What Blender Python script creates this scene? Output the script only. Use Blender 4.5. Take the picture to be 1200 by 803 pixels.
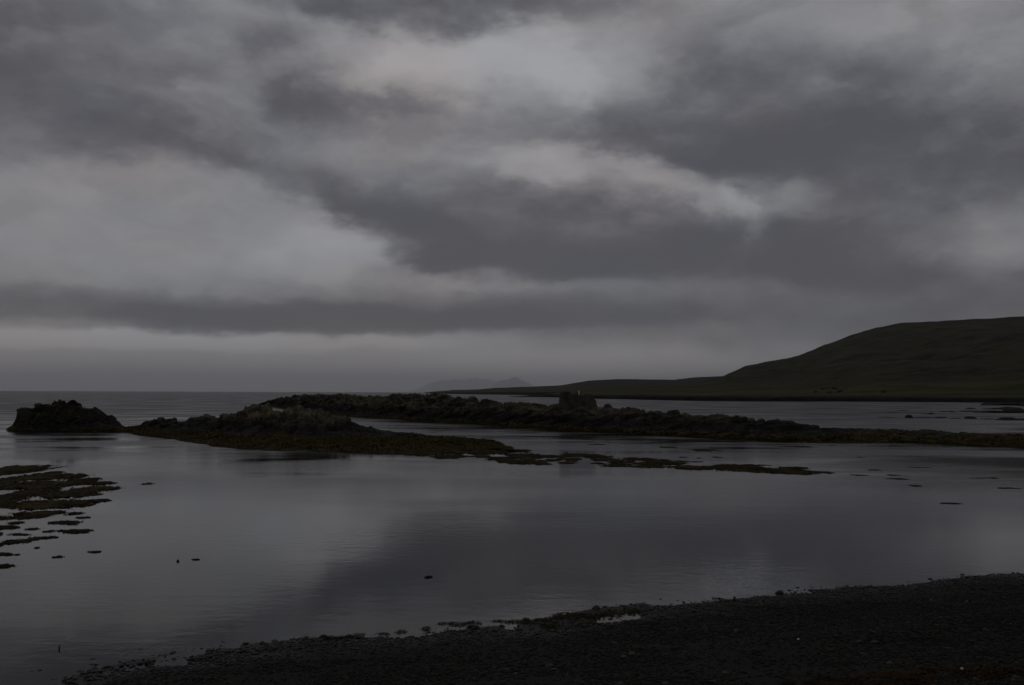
import bpy, math, random
import numpy as np
from mathutils import Matrix, Vector

for o in list(bpy.data.objects):
    bpy.data.objects.remove(o, do_unlink=True)
scene = bpy.context.scene
COL = scene.collection
random.seed(7)
RNG = np.random.default_rng(11)

# ------------------------------------------------------------------ camera
CAM_H = 4.0
F = 1040.0                      # focal length in photograph pixels (1200 wide)
PITCH = math.atan(58.7 / F)
ROLL = math.radians(0.206)
cam_data = bpy.data.cameras.new('camera')
cam_data.sensor_width = 36.0
cam_data.lens = 36.0 * F / 1200.0
cam_data.clip_start = 0.1
cam_data.clip_end = 200000.0
cam = bpy.data.objects.new('camera', cam_data)
COL.objects.link(cam)
ROT = Matrix.Rotation(math.pi / 2 + PITCH, 3, 'X') @ Matrix.Rotation(ROLL, 3, 'Z')
cam.matrix_world = Matrix.Translation((0, 0, CAM_H)) @ ROT.to_4x4()
scene.camera = cam

# ------------------------------------------------------------------ view
scene.view_settings.view_transform = 'Standard'
scene.view_settings.look = 'None'
scene.view_settings.exposure = -2.0
scene.view_settings.gamma = 1.0
scene.view_settings.use_curve_mapping = False
scene.render.engine = 'CYCLES'
scene.cycles.use_denoising = True
scene.cycles.volume_bounces = 1
scene.cycles.max_bounces = 6
scene.cycles.diffuse_bounces = 3
scene.cycles.glossy_bounces = 3
scene.cycles.filter_width = 1.5


def ray(px, py):
    v = ROT @ Vector(((px - 600.0) / F, -(py - 401.5) / F, -1.0))
    return v.normalized()


def at_z(px, py, z=0.0):
    d = ray(px, py)
    t = (z - CAM_H) / d.z
    return Vector((d.x * t, d.y * t, z))


def at_dist(px, py, D):
    """point on the pixel's ray at forward distance D"""
    d = ray(px, py)
    t = D / d.y
    return Vector((d.x * t, d.y * t, CAM_H + d.z * t))


# ------------------------------------------------------------------ node helper
class NT:
    def __init__(self, tree):
        self.t = tree
        self.t.nodes.clear()

    def n(self, kind, **kw):
        nd = self.t.nodes.new(kind)
        for k, v in kw.items():
            setattr(nd, k, v)
        return nd

    def link(self, a, b):
        self.t.links.new(a, b)

    def put(self, sock, v):
        if isinstance(v, bpy.types.NodeSocket):
            self.t.links.new(v, sock)
        else:
            sock.default_value = v

    def math(self, op, a, b=None, c=None, clamp=False):
        nd = self.n('ShaderNodeMath', operation=op, use_clamp=clamp)
        self.put(nd.inputs[0], a)
        if b is not None:
            self.put(nd.inputs[1], b)
        if c is not None:
            self.put(nd.inputs[2], c)
        return nd.outputs[0]

    def vmath(self, op, a, b=None, scale=None):
        nd = self.n('ShaderNodeVectorMath', operation=op)
        self.put(nd.inputs[0], a)
        if b is not None:
            self.put(nd.inputs[1], b)
        if scale is not None:
            self.put(nd.inputs['Scale'], scale)
        return nd.outputs['Value'] if op in ('LENGTH', 'DOT_PRODUCT', 'DISTANCE') else nd.outputs[0]

    def noise(self, vec, scale, detail=4, rough=0.5, distortion=0.0):
        nd = self.n('ShaderNodeTexNoise')
        self.put(nd.inputs['Vector'], vec)
        nd.inputs['Scale'].default_value = scale
        nd.inputs['Detail'].default_value = detail
        nd.inputs['Roughness'].default_value = rough
        nd.inputs['Distortion'].default_value = distortion
        return nd.outputs[0], nd.outputs[1]

    def maprange(self, v, a, b, c, d, interp='SMOOTHSTEP'):
        nd = self.n('ShaderNodeMapRange', interpolation_type=interp)
        self.put(nd.inputs[0], v)
        for i, q in enumerate((a, b, c, d)):
            self.put(nd.inputs[i + 1], q)
        return nd.outputs[0]

    def mix(self, fac, a, b):
        nd = self.n('ShaderNodeMix', data_type='RGBA')
        self.put(nd.inputs[0], fac)
        self.put(nd.inputs[6], a if isinstance(a, bpy.types.NodeSocket) else (*a, 1))
        self.put(nd.inputs[7], b if isinstance(b, bpy.types.NodeSocket) else (*b, 1))
        return nd.outputs[2]

    def sep(self, v):
        nd = self.n('ShaderNodeSeparateXYZ')
        self.put(nd.inputs[0], v)
        return nd.outputs

    def comb(self, x, y, z):
        nd = self.n('ShaderNodeCombineXYZ')
        for i, q in enumerate((x, y, z)):
            self.put(nd.inputs[i], q)
        return nd.outputs[0]


# ------------------------------------------------------------------ world: overcast evening sky
SUN_EL, SUN_AZ = math.radians(52), math.radians(-28)     # azimuth from +Y towards +X
world = bpy.data.worlds.new('World')
scene.world = world
world.use_nodes = True
W = NT(world.node_tree)
dirv = W.n('ShaderNodeTexCoord').outputs['Generated']
dx, dy, dz = W.sep(dirv)
az = W.math('ARCTAN2', dx, dy)
el = W.math('ARCSINE', dz)
# domain warp so that every cloud edge is torn
dst = W.vmath('MULTIPLY', dirv, (1.0, 1.0, 1.9))
_, w1 = W.noise(W.vmath('ADD', dst, (3.1, 1.7, 0.4)), 4.5, 3, 0.5)
_, w2 = W.noise(W.vmath('ADD', dst, (7.3, 4.2, 2.2)), 14.0, 3, 0.55)
_, w3 = W.noise(W.vmath('ADD', dst, (1.3, 8.2, 5.2)), 26.0, 7, 0.64)
wv = W.vmath('ADD', W.vmath('SCALE', W.vmath('SUBTRACT', w1, (.5, .5, .5)), scale=0.085),
             W.vmath('SCALE', W.vmath('SUBTRACT', w2, (.5, .5, .5)), scale=0.06))
wv = W.vmath('ADD', wv, W.vmath('SCALE', W.vmath('SUBTRACT', w3, (.5, .5, .5)), scale=0.036))
wx, wy, _z = W.sep(wv)
flat = W.maprange(el, 0.0, 0.30, 0.16, 0.8, 'LINEAR')   # layers flatten towards the horizon
P = W.comb(W.math('ADD', az, wx), W.math('ADD', el, W.math('MULTIPLY', wy, flat)), 0.0)

# cloud masses: px, py, half width, half height (photograph pixels), tilt deg, amount, edge hardness
BLOBS = [
    # bright openings
    (170, 262, 310, 74, -3, 0.095, 0.5),
    (385, 300, 95, 32, -8, 0.06, 0.55),
    (560, 82, 230, 58, 4, 0.115, 0.1),
    (640, 88, 120, 46, 0, 0.125, 0.1),
    (480, 58, 130, 34, -10, 0.075, 0.1),
    (640, 196, 140, 20, 3, 0.11, 0.3),
    (750, 218, 150, 30, 6, 0.065, 0.1),
    (815, 222, 95, 18, 22, 0.115, 0.35),
    (868, 256, 36, 16, 50, 0.06, 0.3),
    (70, 388, 190, 14, 0, 0.125, 0.6),
    (330, 399, 220, 10, 0, 0.085, 0.4),
    (300, 428, 640, 44, 0, 0.145, 0.4),
    (745, 430, 230, 26, 0, 0.06, 0.3),
    (1165, 268, 100, 40, 3, 0.09, 0.45),
    (950, 18, 280, 44, 6, 0.08, 0.1),
    (1130, 40, 150, 40, 0, 0.04, 0.1),
    (340, 160, 230, 30, 6, 0.055, 0.1),
    (935, 238, 36, 20, 0, 0.09, 0.3),
    (1010, 248, 40, 12, 0, 0.055, 0.3),
    (590, 333, 160, 12, 0, 0.06, 0.4),
    (230, 34, 140, 26, -20, 0.05, 0.1),
    # dark masses
    (95, 98, 215, 48, 10, -0.125, 0.3),
    (30, 158, 140, 28, -4, -0.07, 0.3),
    (345, 90, 66, 40, 30, -0.115, 0.3),
    (60, 30, 120, 32, 12, -0.05, 0.2),
    (440, 0, 300, 26, 0, -0.12, 0.3),
    (460, 122, 66, 15, 5, -0.08, 0.3),
    (620, 112, 50, 14, 5, -0.04, 0.2),
    (360, 218, 120, 24, 16, -0.095, 0.4),
    (640, 274, 195, 50, 2, -0.13, 0.7),
    (470, 262, 105, 36, 27, -0.10, 0.72),
    (170, 364, 420, 20, 1, -0.125, 0.75),
    (235, 375, 110, 13, 0, -0.075, 0.6),
    (178, 388, 24, 9, 0, -0.08, 0.5),
    (520, 368, 320, 17, 0, -0.075, 0.5),
    (880, 132, 190, 78, -4, -0.115, 0.45),
    (1060, 186, 240, 66, 5, -0.10, 0.3),
    (1010, 290, 100, 48, 6, -0.12, 0.65),
    (890, 290, 100, 36, 0, -0.06, 0.2),
    (770, 306, 190, 28, 0, -0.06, 0.2),
    (650, 145, 100, 30, 5, -0.07, 0.2),
    (1180, 185, 100, 42, 0, -0.06, 0.2),
    (920, 376, 540, 34, 0, -0.06, 0.3),
    (1180, 345, 230, 40, 0, -0.03, 0.2),
]
total = 0.445
for (bx, by, hw, hh, tilt, amt, hard) in BLOBS:
    d = ray(bx, by)
    a0, e0 = math.atan2(d.x, d.y), math.asin(d.z)
    mp = W.n('ShaderNodeMapping', vector_type='TEXTURE')
    W.link(P, mp.inputs['Vector'])
    mp.inputs['Location'].default_value = (a0, e0, 0)
    mp.inputs['Rotation'].default_value = (0, 0, -math.radians(tilt))
    mp.inputs['Scale'].default_value = (hw * 1.12 / F, hh * 1.15 / F, 1)
    r = W.vmath('LENGTH', mp.outputs[0])
    g = W.maprange(r, hard, 1.04 + 0.42 * (1 - hard), amt, 0.0)
    if amt < -0.065:                                     # a thick cloud is darkest along its base
        g = W.math('MULTIPLY', g, W.maprange(W.sep(mp.outputs[0])[1], -0.6, 1.0, 1.18, 0.35, 'LINEAR'))
    total = W.math('ADD', total, g)
# fine cloud structure on a cloud deck, so it stretches towards the horizon, all round the sky
dzz = W.math('ADD', W.math('ABSOLUTE', dz), 0.13)
deck = W.vmath('DIVIDE', dirv, W.comb(dzz, dzz, dzz))
deck = W.vmath('ADD', deck, W.vmath('SCALE', wv, scale=3.0))
f1, _ = W.noise(W.vmath('ADD', deck, (1.2, 0.3, 0)), 1.3, 4, 0.5, 0.2)
f2, _ = W.noise(W.vmath('ADD', W.vmath('ADD', dst, wv), (0.2, 6.3, 0)), 8.0, 9, 0.6, 0.1)
pb = W.vmath('ADD', W.vmath('ADD', dst, W.vmath('SCALE', wv, scale=1.4)), (4.2, 0.3, 1.0))
f3, _ = W.noise(pb, 7.5, 5, 0.5)
f4, _ = W.noise(W.vmath('ADD', pb, (-0.012, 0.0, 0.045)), 7.5, 5, 0.5)
relief = W.math('SUBTRACT', f3, f4)                      # billows: pale crowns, dull undersides
fin = W.math('ADD', W.math('MULTIPLY', W.math('SUBTRACT', f1, 0.5), 0.06),
             W.math('MULTIPLY', W.math('SUBTRACT', f2, 0.5), 0.12))
fin = W.math('ADD', fin, W.math('MULTIPLY', relief, 0.34))
fin = W.math('MULTIPLY', fin, W.maprange(el, 0.0, 0.22, 0.3, 1.0, 'LINEAR'))
fin = W.math('MULTIPLY', fin, W.maprange(total, 0.36, 0.56, 1.0, 0.5, 'LINEAR'))
lum = W.math('ADD', total, fin)
lum = W.math('SMOOTH_MAX', lum, 0.31, 0.10)
lum = W.math('SMOOTH_MIN', lum, 0.66, 0.08)
lin = W.math('POWER', lum, 2.2)
# thick cloud is bluish grey, thin cloud and the low strip are slightly warm
tint = W.mix(W.maprange(lum, 0.30, 0.52, 0, 1, 'LINEAR'), (0.98, 0.965, 1.085), (1.012, 0.992, 1.005))
tint = W.mix(W.maprange(el, 0.0, 0.12, 0.9, 0, 'LINEAR'), tint, (1.04, 1.0, 0.95))
hue, _ = W.noise(W.vmath('ADD', dst, (9.1, 2.2, 3.3)), 5.0, 2, 0.5)
tint = W.vmath('MULTIPLY', tint, W.mix(W.maprange(hue, 0.35, 0.65, 0, 1), (0.965, 0.995, 1.04), (1.03, 0.99, 0.985)))
cloud = W.vmath('SCALE', tint, scale=lin)
sky = W.n('ShaderNodeTexSky', sky_type='NISHITA')
sky.sun_disc = False
sky.sun_elevation = SUN_EL
sky.sun_rotation = SUN_AZ
sky.altitude = 0
sky.air_density = 1.0
sky.dust_density = 2.0
sk = W.vmath('SCALE', sky.outputs[0], scale=0.10)
skyl = W.vmath('SCALE', sk, scale=0.05)                  # little daylight comes through the deck
allsky = W.vmath('ADD', W.vmath('SCALE', cloud, scale=4.0 * 0.95), skyl)
bg = W.n('ShaderNodeBackground')
W.link(allsky, bg.inputs[0])
bg.inputs[1].default_value = 1.0
wo = W.n('ShaderNodeOutputWorld')
W.link(bg.outputs[0], wo.inputs[0])
world.cycles.sampling_method = 'MANUAL'
world.cycles.sample_map_resolution = 512

# ------------------------------------------------------------------ sun, deep behind the cloud deck
sd = bpy.data.lights.new('sun', 'SUN')
sd.energy = 0.5
sd.angle = math.radians(60)
sd.color = (1.0, 0.965, 0.92)
sun = bpy.data.objects.new('sun', sd)
COL.objects.link(sun)
sv = Vector((math.sin(SUN_AZ) * math.cos(SUN_EL), math.cos(SUN_AZ) * math.cos(SUN_EL), math.sin(SUN_EL)))
sun.rotation_euler = sv.to_track_quat('Z', 'Y').to_euler()
sun.location = (0, 0, 50)

# ------------------------------------------------------------------ numpy noise
_TAB = np.random.default_rng(5).random(65536)


def h2(i, j, s=0):
    k = (i.astype(np.int64) * 73856093) ^ (j.astype(np.int64) * 19349663) ^ (s * 83492791)
    k = (k ^ (k >> 13)) * 1274126177
    return _TAB[(k ^ (k >> 16)) & 65535]


def vnoise(x, y, s=0):
    i, j = np.floor(x), np.floor(y)
    fx, fy = x - i, y - j
    fx = fx * fx * fx * (fx * (fx * 6 - 15) + 10)
    fy = fy * fy * fy * (fy * (fy * 6 - 15) + 10)
    a, b = h2(i, j, s), h2(i + 1, j, s)
    c, d = h2(i, j + 1, s), h2(i + 1, j + 1, s)
    return (a + (b - a) * fx) * (1 - fy) + (c + (d - c) * fx) * fy


def fbm(x, y, octv=5, s=0, gain=0.5):
    t, a, n = 0, 1.0, 0
    for o in range(octv):
        t = t + a * (vnoise(x * 2 ** o, y * 2 ** o, s + o) * 2 - 1)
        n += a
        a *= gain
    return t / n


def facets(x, y, s=0, tilt=1.0):
    """broken, block-like relief: every cell is a tilted plane"""
    i0, j0 = np.floor(x), np.floor(y)
    best = np.full(x.shape, 1e9)
    val = np.zeros(x.shape)
    for di in (-1, 0, 1):
        for dj in (-1, 0, 1):
            i, j = i0 + di, j0 + dj
            cx, cy = i + h2(i, j, s + 1), j + h2(i, j, s + 2)
            d = (x - cx) ** 2 + (y - cy) ** 2
            v = (h2(i, j, s + 3) * 2 - 1) + tilt * ((x - cx) * (h2(i, j, s + 4) * 2 - 1) + (y - cy) * (h2(i, j, s + 5) * 2 - 1))
            m = d < best
            best = np.where(m, d, best)
            val = np.where(m, v, val)
    return val


# ------------------------------------------------------------------ mesh helpers
def mk_mesh(name, V, Fc, smooth=False):
    V = np.asarray(V, dtype=np.float32)
    Fc = np.asarray(Fc, dtype=np.int32)
    me = bpy.data.meshes.new(name)
    k = Fc.shape[1]
    me.vertices.add(len(V))
    me.vertices.foreach_set('co', V.ravel())
    me.loops.add(Fc.size)
    me.loops.foreach_set('vertex_index', Fc.ravel())
    me.polygons.add(len(Fc))
    me.polygons.foreach_set('loop_start', np.arange(0, Fc.size, k, dtype=np.int32))
    me.polygons.foreach_set('loop_total', np.full(len(Fc), k, dtype=np.int32))
    me.polygons.foreach_set('use_smooth', np.full(len(Fc), smooth, dtype=bool))
    me.update(calc_edges=True)
    me.validate()
    return me


def link(name, me, mat=None, parent=None, **props):
    if mat is not None and len(me.materials) == 0:
        me.materials.append(mat)
    o = bpy.data.objects.new(name, me)
    COL.objects.link(o)
    if parent is not None:
        o.parent = parent
    for k, v in props.items():
        o[k] = v
    return o


def grid_faces(nr, nc):
    i = np.arange(nr - 1)[:, None] * nc + np.arange(nc - 1)[None, :]
    i = i.ravel()
    return np.stack([i, i + 1, i + nc + 1, i + nc], axis=1)


def smoothstep(a, b, x):
    t = np.clip((x - a) / (b - a), 0, 1)
    return t * t * (3 - 2 * t)


# ------------------------------------------------------------------ materials
def new_mat(name):
    m = bpy.data.materials.new(name)
    m.use_nodes = True
    T = NT(m.node_tree)
    out = T.n('ShaderNodeOutputMaterial')
    bs = T.n('ShaderNodeBsdfPrincipled')
    T.link(bs.outputs[0], out.inputs[0])
    T.bs = bs
    T.m = m
    T.pos = T.n('ShaderNodeNewGeometry').outputs['Position']
    T.out = out
    return T


def bump(T, height, dist, strength=1.0):
    b = T.n('ShaderNodeBump')
    b.inputs['Strength'].default_value = strength
    b.inputs['Distance'].default_value = dist
    T.link(height, b.inputs['Height'])
    T.link(b.outputs[0], T.bs.inputs['Normal'])


# sea water
T = new_mat('sea_water')
off_ = T.sep(T.pos)[1]                              # metres off the beach
open_sea = T.maprange(off_, 70.0, 190.0, 0.0, 1.0)
breeze = T.maprange(off_, 34.0, 74.0, 0.0, 1.0)
pst = T.vmath('MULTIPLY', T.pos, (0.75, 1.25, 1.0))
n1, _ = T.noise(pst, 2.6, 4, 0.6)
n2, _ = T.noise(T.vmath('MULTIPLY', T.pos, (0.10, 0.2, 1)), 2.2, 4, 0.6)
n3, _ = T.noise(T.vmath('MULTIPLY', T.pos, (0.6, 1.6, 1)), 0.09, 4, 0.55)           # breeze patches
gust = T.maprange(n3, 0.36, 0.64, 0.25, 1.75)
calm = T.math('MULTIPLY', n1, T.math('MULTIPLY', gust, T.math('ADD', 0.0034, T.math('MULTIPLY', breeze, 0.016))))
sea = T.math('ADD', T.math('MULTIPLY', n1, 0.022), T.math('MULTIPLY', n2, 0.09))
hgt = T.math('ADD', calm, T.math('MULTIPLY', sea, open_sea))
bump(T, hgt, 1.0, 1.0)
T.bs.inputs['Base Color'].default_value = (0.0075, 0.0085, 0.010, 1)
rgh = T.math('ADD', T.math('ADD', 0.04, T.math('MULTIPLY', breeze, T.math('MULTIPLY', gust, 0.17))), T.math('MULTIPLY', open_sea, 0.21))
T.put(T.bs.inputs['Roughness'], rgh)
T.bs.inputs['IOR'].default_value = 1.30
M_WATER = T.m


def rock_mat(name, weed_top, dry_a, dry_b, green):
    T = new_mat(name)
    z = T.sep(T.pos)[2]
    nA, _ = T.noise(T.pos, 0.9, 6, 0.62)
    nB, _ = T.noise(T.pos, 3.7, 5, 0.6)
    nC, _ = T.noise(T.vmath('MULTIPLY', T.pos, (1, 1, 2.5)), 0.28, 4, 0.55)
    dry = T.mix(T.maprange(nA, 0.35, 0.65, 0, 1), dry_a, dry_b)
    # lichen and turf only on faces that look up
    nz = T.sep(T.n('ShaderNodeNewGeometry').outputs['Normal'])[2]
    tf = T.math('MULTIPLY', T.maprange(nz, 0.45, 0.9, 0.15, 1.0), T.maprange(nC, 0.38, 0.62, 0.25, 1.0))
    zz = T.math('ADD', z, T.math('MULTIPLY', T.math('SUBTRACT', nA, 0.5), 1.2))
    tf = T.math('MULTIPLY', tf, T.maprange(zz, weed_top + 0.7, weed_top + 1.7, 0.0, 0.9))
    dry = T.mix(tf, dry, green)
    black = T.mix(T.maprange(nB, 0.3, 0.7, 0, 1), (0.011, 0.0105, 0.0095), (0.028, 0.026, 0.022))
    weed = T.mix(T.maprange(nB, 0.35, 0.68, 0, 1), (0.018, 0.014, 0.005), (0.068, 0.053, 0.018))
    c = T.mix(T.maprange(zz, weed_top + 0.6, weed_top + 2.0, 0, 1), black, dry)
    c = T.mix(T.maprange(zz, weed_top - 0.15, weed_top + 0.12, 0, 1), weed, c)
    T.link(c, T.bs.inputs['Base Color'])
    T.put(T.bs.inputs['Roughness'], T.maprange(zz, weed_top, weed_top + 0.9, 0.8, 0.95))
    T.bs.inputs['Specular IOR Level'].default_value = 0.08
    bump(T, T.math('ADD', nB, nA), 0.12, 0.8)
    return T.m


M_REEF = rock_mat('reef_rock', 0.42, (0.036, 0.033, 0.027), (0.115, 0.102, 0.080), (0.105, 0.096, 0.040))
M_SKERRY = rock_mat('skerry_rock', 0.10, (0.014, 0.0135, 0.012), (0.032, 0.029, 0.024), (0.036, 0.032, 0.016))
M_BOULDER = rock_mat('boulder_rock', -0.3, (0.030, 0.027, 0.022), (0.080, 0.071, 0.057), (0.070, 0.064, 0.028))


def weed_mat(name, a, b, c):
    T = new_mat(name)
    oi = T.n('ShaderNodeObjectInfo').outputs['Random']
    n1, _ = T.noise(T.pos, 5.0, 5, 0.6)
    n2, _ = T.noise(T.pos, 0.8, 3, 0.5)
    col = T.mix(T.maprange(n1, 0.35, 0.66, 0, 1), a, b)
    col = T.mix(T.maprange(T.math('ADD', n2, T.math('MULTIPLY', oi, 0.2)), 0.52, 0.8, 0, 0.8), col, c)
    T.link(col, T.bs.inputs['Base Color'])
    T.bs.inputs['Roughness'].default_value = 0.85
    T.bs.inputs['Specular IOR Level'].default_value = 0.06
    return T.m


M_WEED = weed_mat('bladder_wrack', (0.014, 0.011, 0.0045), (0.036, 0.028, 0.011), (0.055, 0.043, 0.017))
M_COVER = weed_mat('reef_wrack', (0.020, 0.016, 0.006), (0.064, 0.050, 0.017), (0.100, 0.078, 0.027))
M_WRACK = weed_mat('beached_wrack', (0.008, 0.006, 0.004), (0.024, 0.014, 0.007), (0.055, 0.030, 0.011))

# gravel beach
T = new_mat('gravel_beach')
z = T.sep(T.pos)[2]
nA, _ = T.noise(T.pos, 26.0, 4, 0.65)
nB, _ = T.noise(T.vmath('MULTIPLY', T.pos, (0.5, 1.6, 1)), 0.8, 4, 0.55)
vor = T.n('ShaderNodeTexVoronoi')
T.put(vor.inputs['Vector'], T.pos)
vor.inputs['Scale'].default_value = 34.0
c = T.mix(nA, (0.0078, 0.0072, 0.0062), (0.023, 0.021, 0.0175))
c = T.mix(T.maprange(nB, 0.5, 0.72, 0, 0.7), c, (0.030, 0.028, 0.023))
c = T.mix(T.maprange(z, 0.02, 0.16, 0.7, 0.0), c, (0.010, 0.010, 0.010))
T.link(c, T.bs.inputs['Base Color'])
T.put(T.bs.inputs['Roughness'], T.maprange(z, 0.0, 0.15, 0.45, 0.9))
T.bs.inputs['Specular IOR Level'].default_value = 0.12
bump(T, T.math('ADD', T.math('MULTIPLY', vor.outputs['Distance'], -1.0), T.math('MULTIPLY', nA, 0.4)), 0.018, 1.0)
M_BEACH = T.m

# pebbles, colour per stone
T = new_mat('pebble')
at = T.n('ShaderNodeAttribute', attribute_name='tone')
sep = T.n('ShaderNodeSeparateColor')
T.link(at.outputs['Color'], sep.inputs[0])
ramp = T.n('ShaderNodeValToRGB')
T.link(sep.outputs[0], ramp.inputs[0])
cr = ramp.color_ramp
cr.elements[0].color = (0.009, 0.009, 0.009, 1)
cr.elements[1].color = (0.12, 0.11, 0.095, 1)
for p_, c_ in ((0.35, (0.010, 0.0105, 0.0095, 1)), (0.6, (0.018, 0.016, 0.0125, 1)), (0.85, (0.034, 0.028, 0.020, 1)), (0.97, (0.055, 0.049, 0.042, 1))):
    e_ = cr.elements.new(p_)
    e_.color = c_
nA, _ = T.noise(T.pos, 60.0, 3, 0.6)
T.link(T.mix(T.maprange(nA, 0.3, 0.7, 0.0, 0.4), ramp.outputs[0], (0.03, 0.03, 0.028)), T.bs.inputs['Base Color'])
z = T.sep(T.pos)[2]
T.put(T.bs.inputs['Roughness'], T.maprange(z, 0.03, 0.2, 0.4, 0.9))
T.bs.inputs['Specular IOR Level'].default_value = 0.15
M_PEBBLE = T.m

T = new_mat('shore_stone')
oi = T.n('ShaderNodeObjectInfo').outputs['Random']
nA, _ = T.noise(T.pos, 18.0, 5, 0.6)
c = T.mix(oi, (0.006, 0.006, 0.0058), (0.017, 0.0155, 0.013))
c = T.mix(T.maprange(nA, 0.4, 0.7, 0, 0.4), c, (0.030, 0.028, 0.024))
T.link(c, T.bs.inputs['Base Color'])
T.bs.inputs['Roughness'].default_value = 0.6
T.bs.inputs['Specular IOR Level'].default_value = 0.3
bump(T, nA, 0.01, 0.8)
M_STONE = T.m

T = new_mat('white_quartz')
nA, _ = T.noise(T.pos, 40.0, 4, 0.6)
T.link(T.mix(nA, (0.55, 0.54, 0.50), (0.80, 0.79, 0.76)), T.bs.inputs['Base Color'])
T.bs.inputs['Roughness'].default_value = 0.5
M_QUARTZ = T.m

T = new_mat('white_paint')
nA, _ = T.noise(T.pos, 9.0, 5, 0.65)
T.link(T.mix(T.maprange(nA, 0.5, 0.75, 0, 0.7), (0.62, 0.61, 0.58), (0.30, 0.27, 0.23)), T.bs.inputs['Base Color'])
T.bs.inputs['Roughness'].default_value = 0.6
M_PAINT = T.m

T = new_mat('weathered_wood')
nA, _ = T.noise(T.vmath('MULTIPLY', T.pos, (1, 1, 0.2)), 40.0, 5, 0.6)
T.link(T.mix(nA, (0.035, 0.028, 0.020), (0.10, 0.085, 0.065)), T.bs.inputs['Base Color'])
T.bs.inputs['Roughness'].default_value = 0.8
M_WOOD = T.m


def land_mat(name, rock_z, grass_a, grass_b, heath_a, heath_b, z_heath):
    T = new_mat(name)
    z = T.sep(T.pos)[2]
    nA, _ = T.noise(T.vmath('MULTIPLY', T.pos, (0.35, 1, 1)), 0.012, 6, 0.6)
    nB, _ = T.noise(T.vmath('MULTIPLY', T.pos, (0.6, 1, 1.6)), 0.03, 8, 0.68)
    nC, _ = T.noise(T.vmath('MULTIPLY', T.pos, (0.25, 1.3, 2)), 0.02, 5, 0.6)
    grass = T.mix(T.maprange(nA, 0.38, 0.62, 0, 1), grass_a, grass_b)
    grass = T.mix(T.maprange(nC, 0.50, 0.66, 0, 0.8), grass, (0.040, 0.032, 0.015))
    heath = T.mix(T.maprange(nB, 0.35, 0.65, 0, 1), heath_a, heath_b)
    heath = T.mix(T.maprange(nC, 0.48, 0.62, 0, 0.8), heath, grass_a)
    zz = T.math('ADD', z, T.math('MULTIPLY', T.math('SUBTRACT', nC, 0.5), z_heath * 1.5))
    c = T.mix(T.maprange(zz, z_heath * 0.5, z_heath * 1.3, 0, 1), grass, heath)
    zr = T.math('ADD', z, T.math('MULTIPLY', T.math('SUBTRACT', nB, 0.5), rock_z * 1.2))
    c = T.mix(T.maprange(zr, rock_z * 0.8, rock_z * 1.15, 0, 1), (0.005, 0.005, 0.0045), c)
    T.link(c, T.bs.inputs['Base Color'])
    T.bs.inputs['Roughness'].default_value = 0.95
    T.bs.inputs['Specular IOR Level'].default_value = 0.05
    bump(T, T.math('ADD', nB, T.math('MULTIPLY', nA, 3.0)), 5.0, 1.0)
    return T.m


M_HILL = land_mat('hill_grass', 2.6, (0.025, 0.0255, 0.008), (0.054, 0.050, 0.015), (0.007, 0.007, 0.0045), (0.042, 0.038, 0.016), 16.0)
M_HEAD = land_mat('headland_heath', 5.0, (0.024, 0.025, 0.012), (0.032, 0.031, 0.016), (0.016, 0.017, 0.014), (0.023, 0.022, 0.017), 22.0)
T = new_mat('mountain_rock')
nA, _ = T.noise(T.pos, 0.002, 6, 0.6)
T.link(T.mix(nA, (0.05, 0.05, 0.045), (0.11, 0.105, 0.095)), T.bs.inputs['Base Color'])
T.bs.inputs['Roughness'].default_value = 0.95
M_MOUNT = T.m

T = new_mat('shrub_leaf')
nA, _ = T.noise(T.pos, 0.9, 4, 0.6)
T.link(T.mix(nA, (0.016, 0.020, 0.008), (0.045, 0.050, 0.020)), T.bs.inputs['Base Color'])
T.bs.inputs['Roughness'].default_value = 0.8
M_LEAF = T.m

# ------------------------------------------------------------------ water
SEA_R = 90000.0
rings = np.concatenate([[0.0], np.geomspace(2.0, SEA_R, 60)])
ns = 96
ang = np.linspace(0, 2 * math.pi, ns, endpoint=False)
V = [(0, 0, 0)]
for r_ in rings[1:]:
    V += [(r_ * math.cos(a), r_ * math.sin(a), 0) for a in ang]
Fc = []
for i in range(1, len(rings) - 1):
    for j in range(ns):
        a, b = 1 + (i - 1) * ns + j, 1 + (i - 1) * ns + (j + 1) % ns
        Fc.append((a, a + ns, b + ns, b))
for j in range(ns):
    Fc.append((0, 1 + j, 1 + (j + 1) % ns, 0))
me = bpy.data.meshes.new('water')
me.from_pydata(V, [], [f if f[0] else f[:3] for f in Fc])
water = link('water', me, M_WATER, kind='structure')
water['label'] = 'calm grey sea water reflecting the overcast sky'

# ------------------------------------------------------------------ far land
def interp(ctrl, x):
    c = np.array(ctrl, float)
    return [np.interp(x, c[:, 0], c[:, k]) for k in range(1, c.shape[1])]


def rays_np(px, py):
    R = np.array(ROT)
    v = np.stack([(px - 600.0) / F, -(py - 401.5) / F, -np.ones_like(px)], axis=-1)
    return v @ R.T


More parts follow.
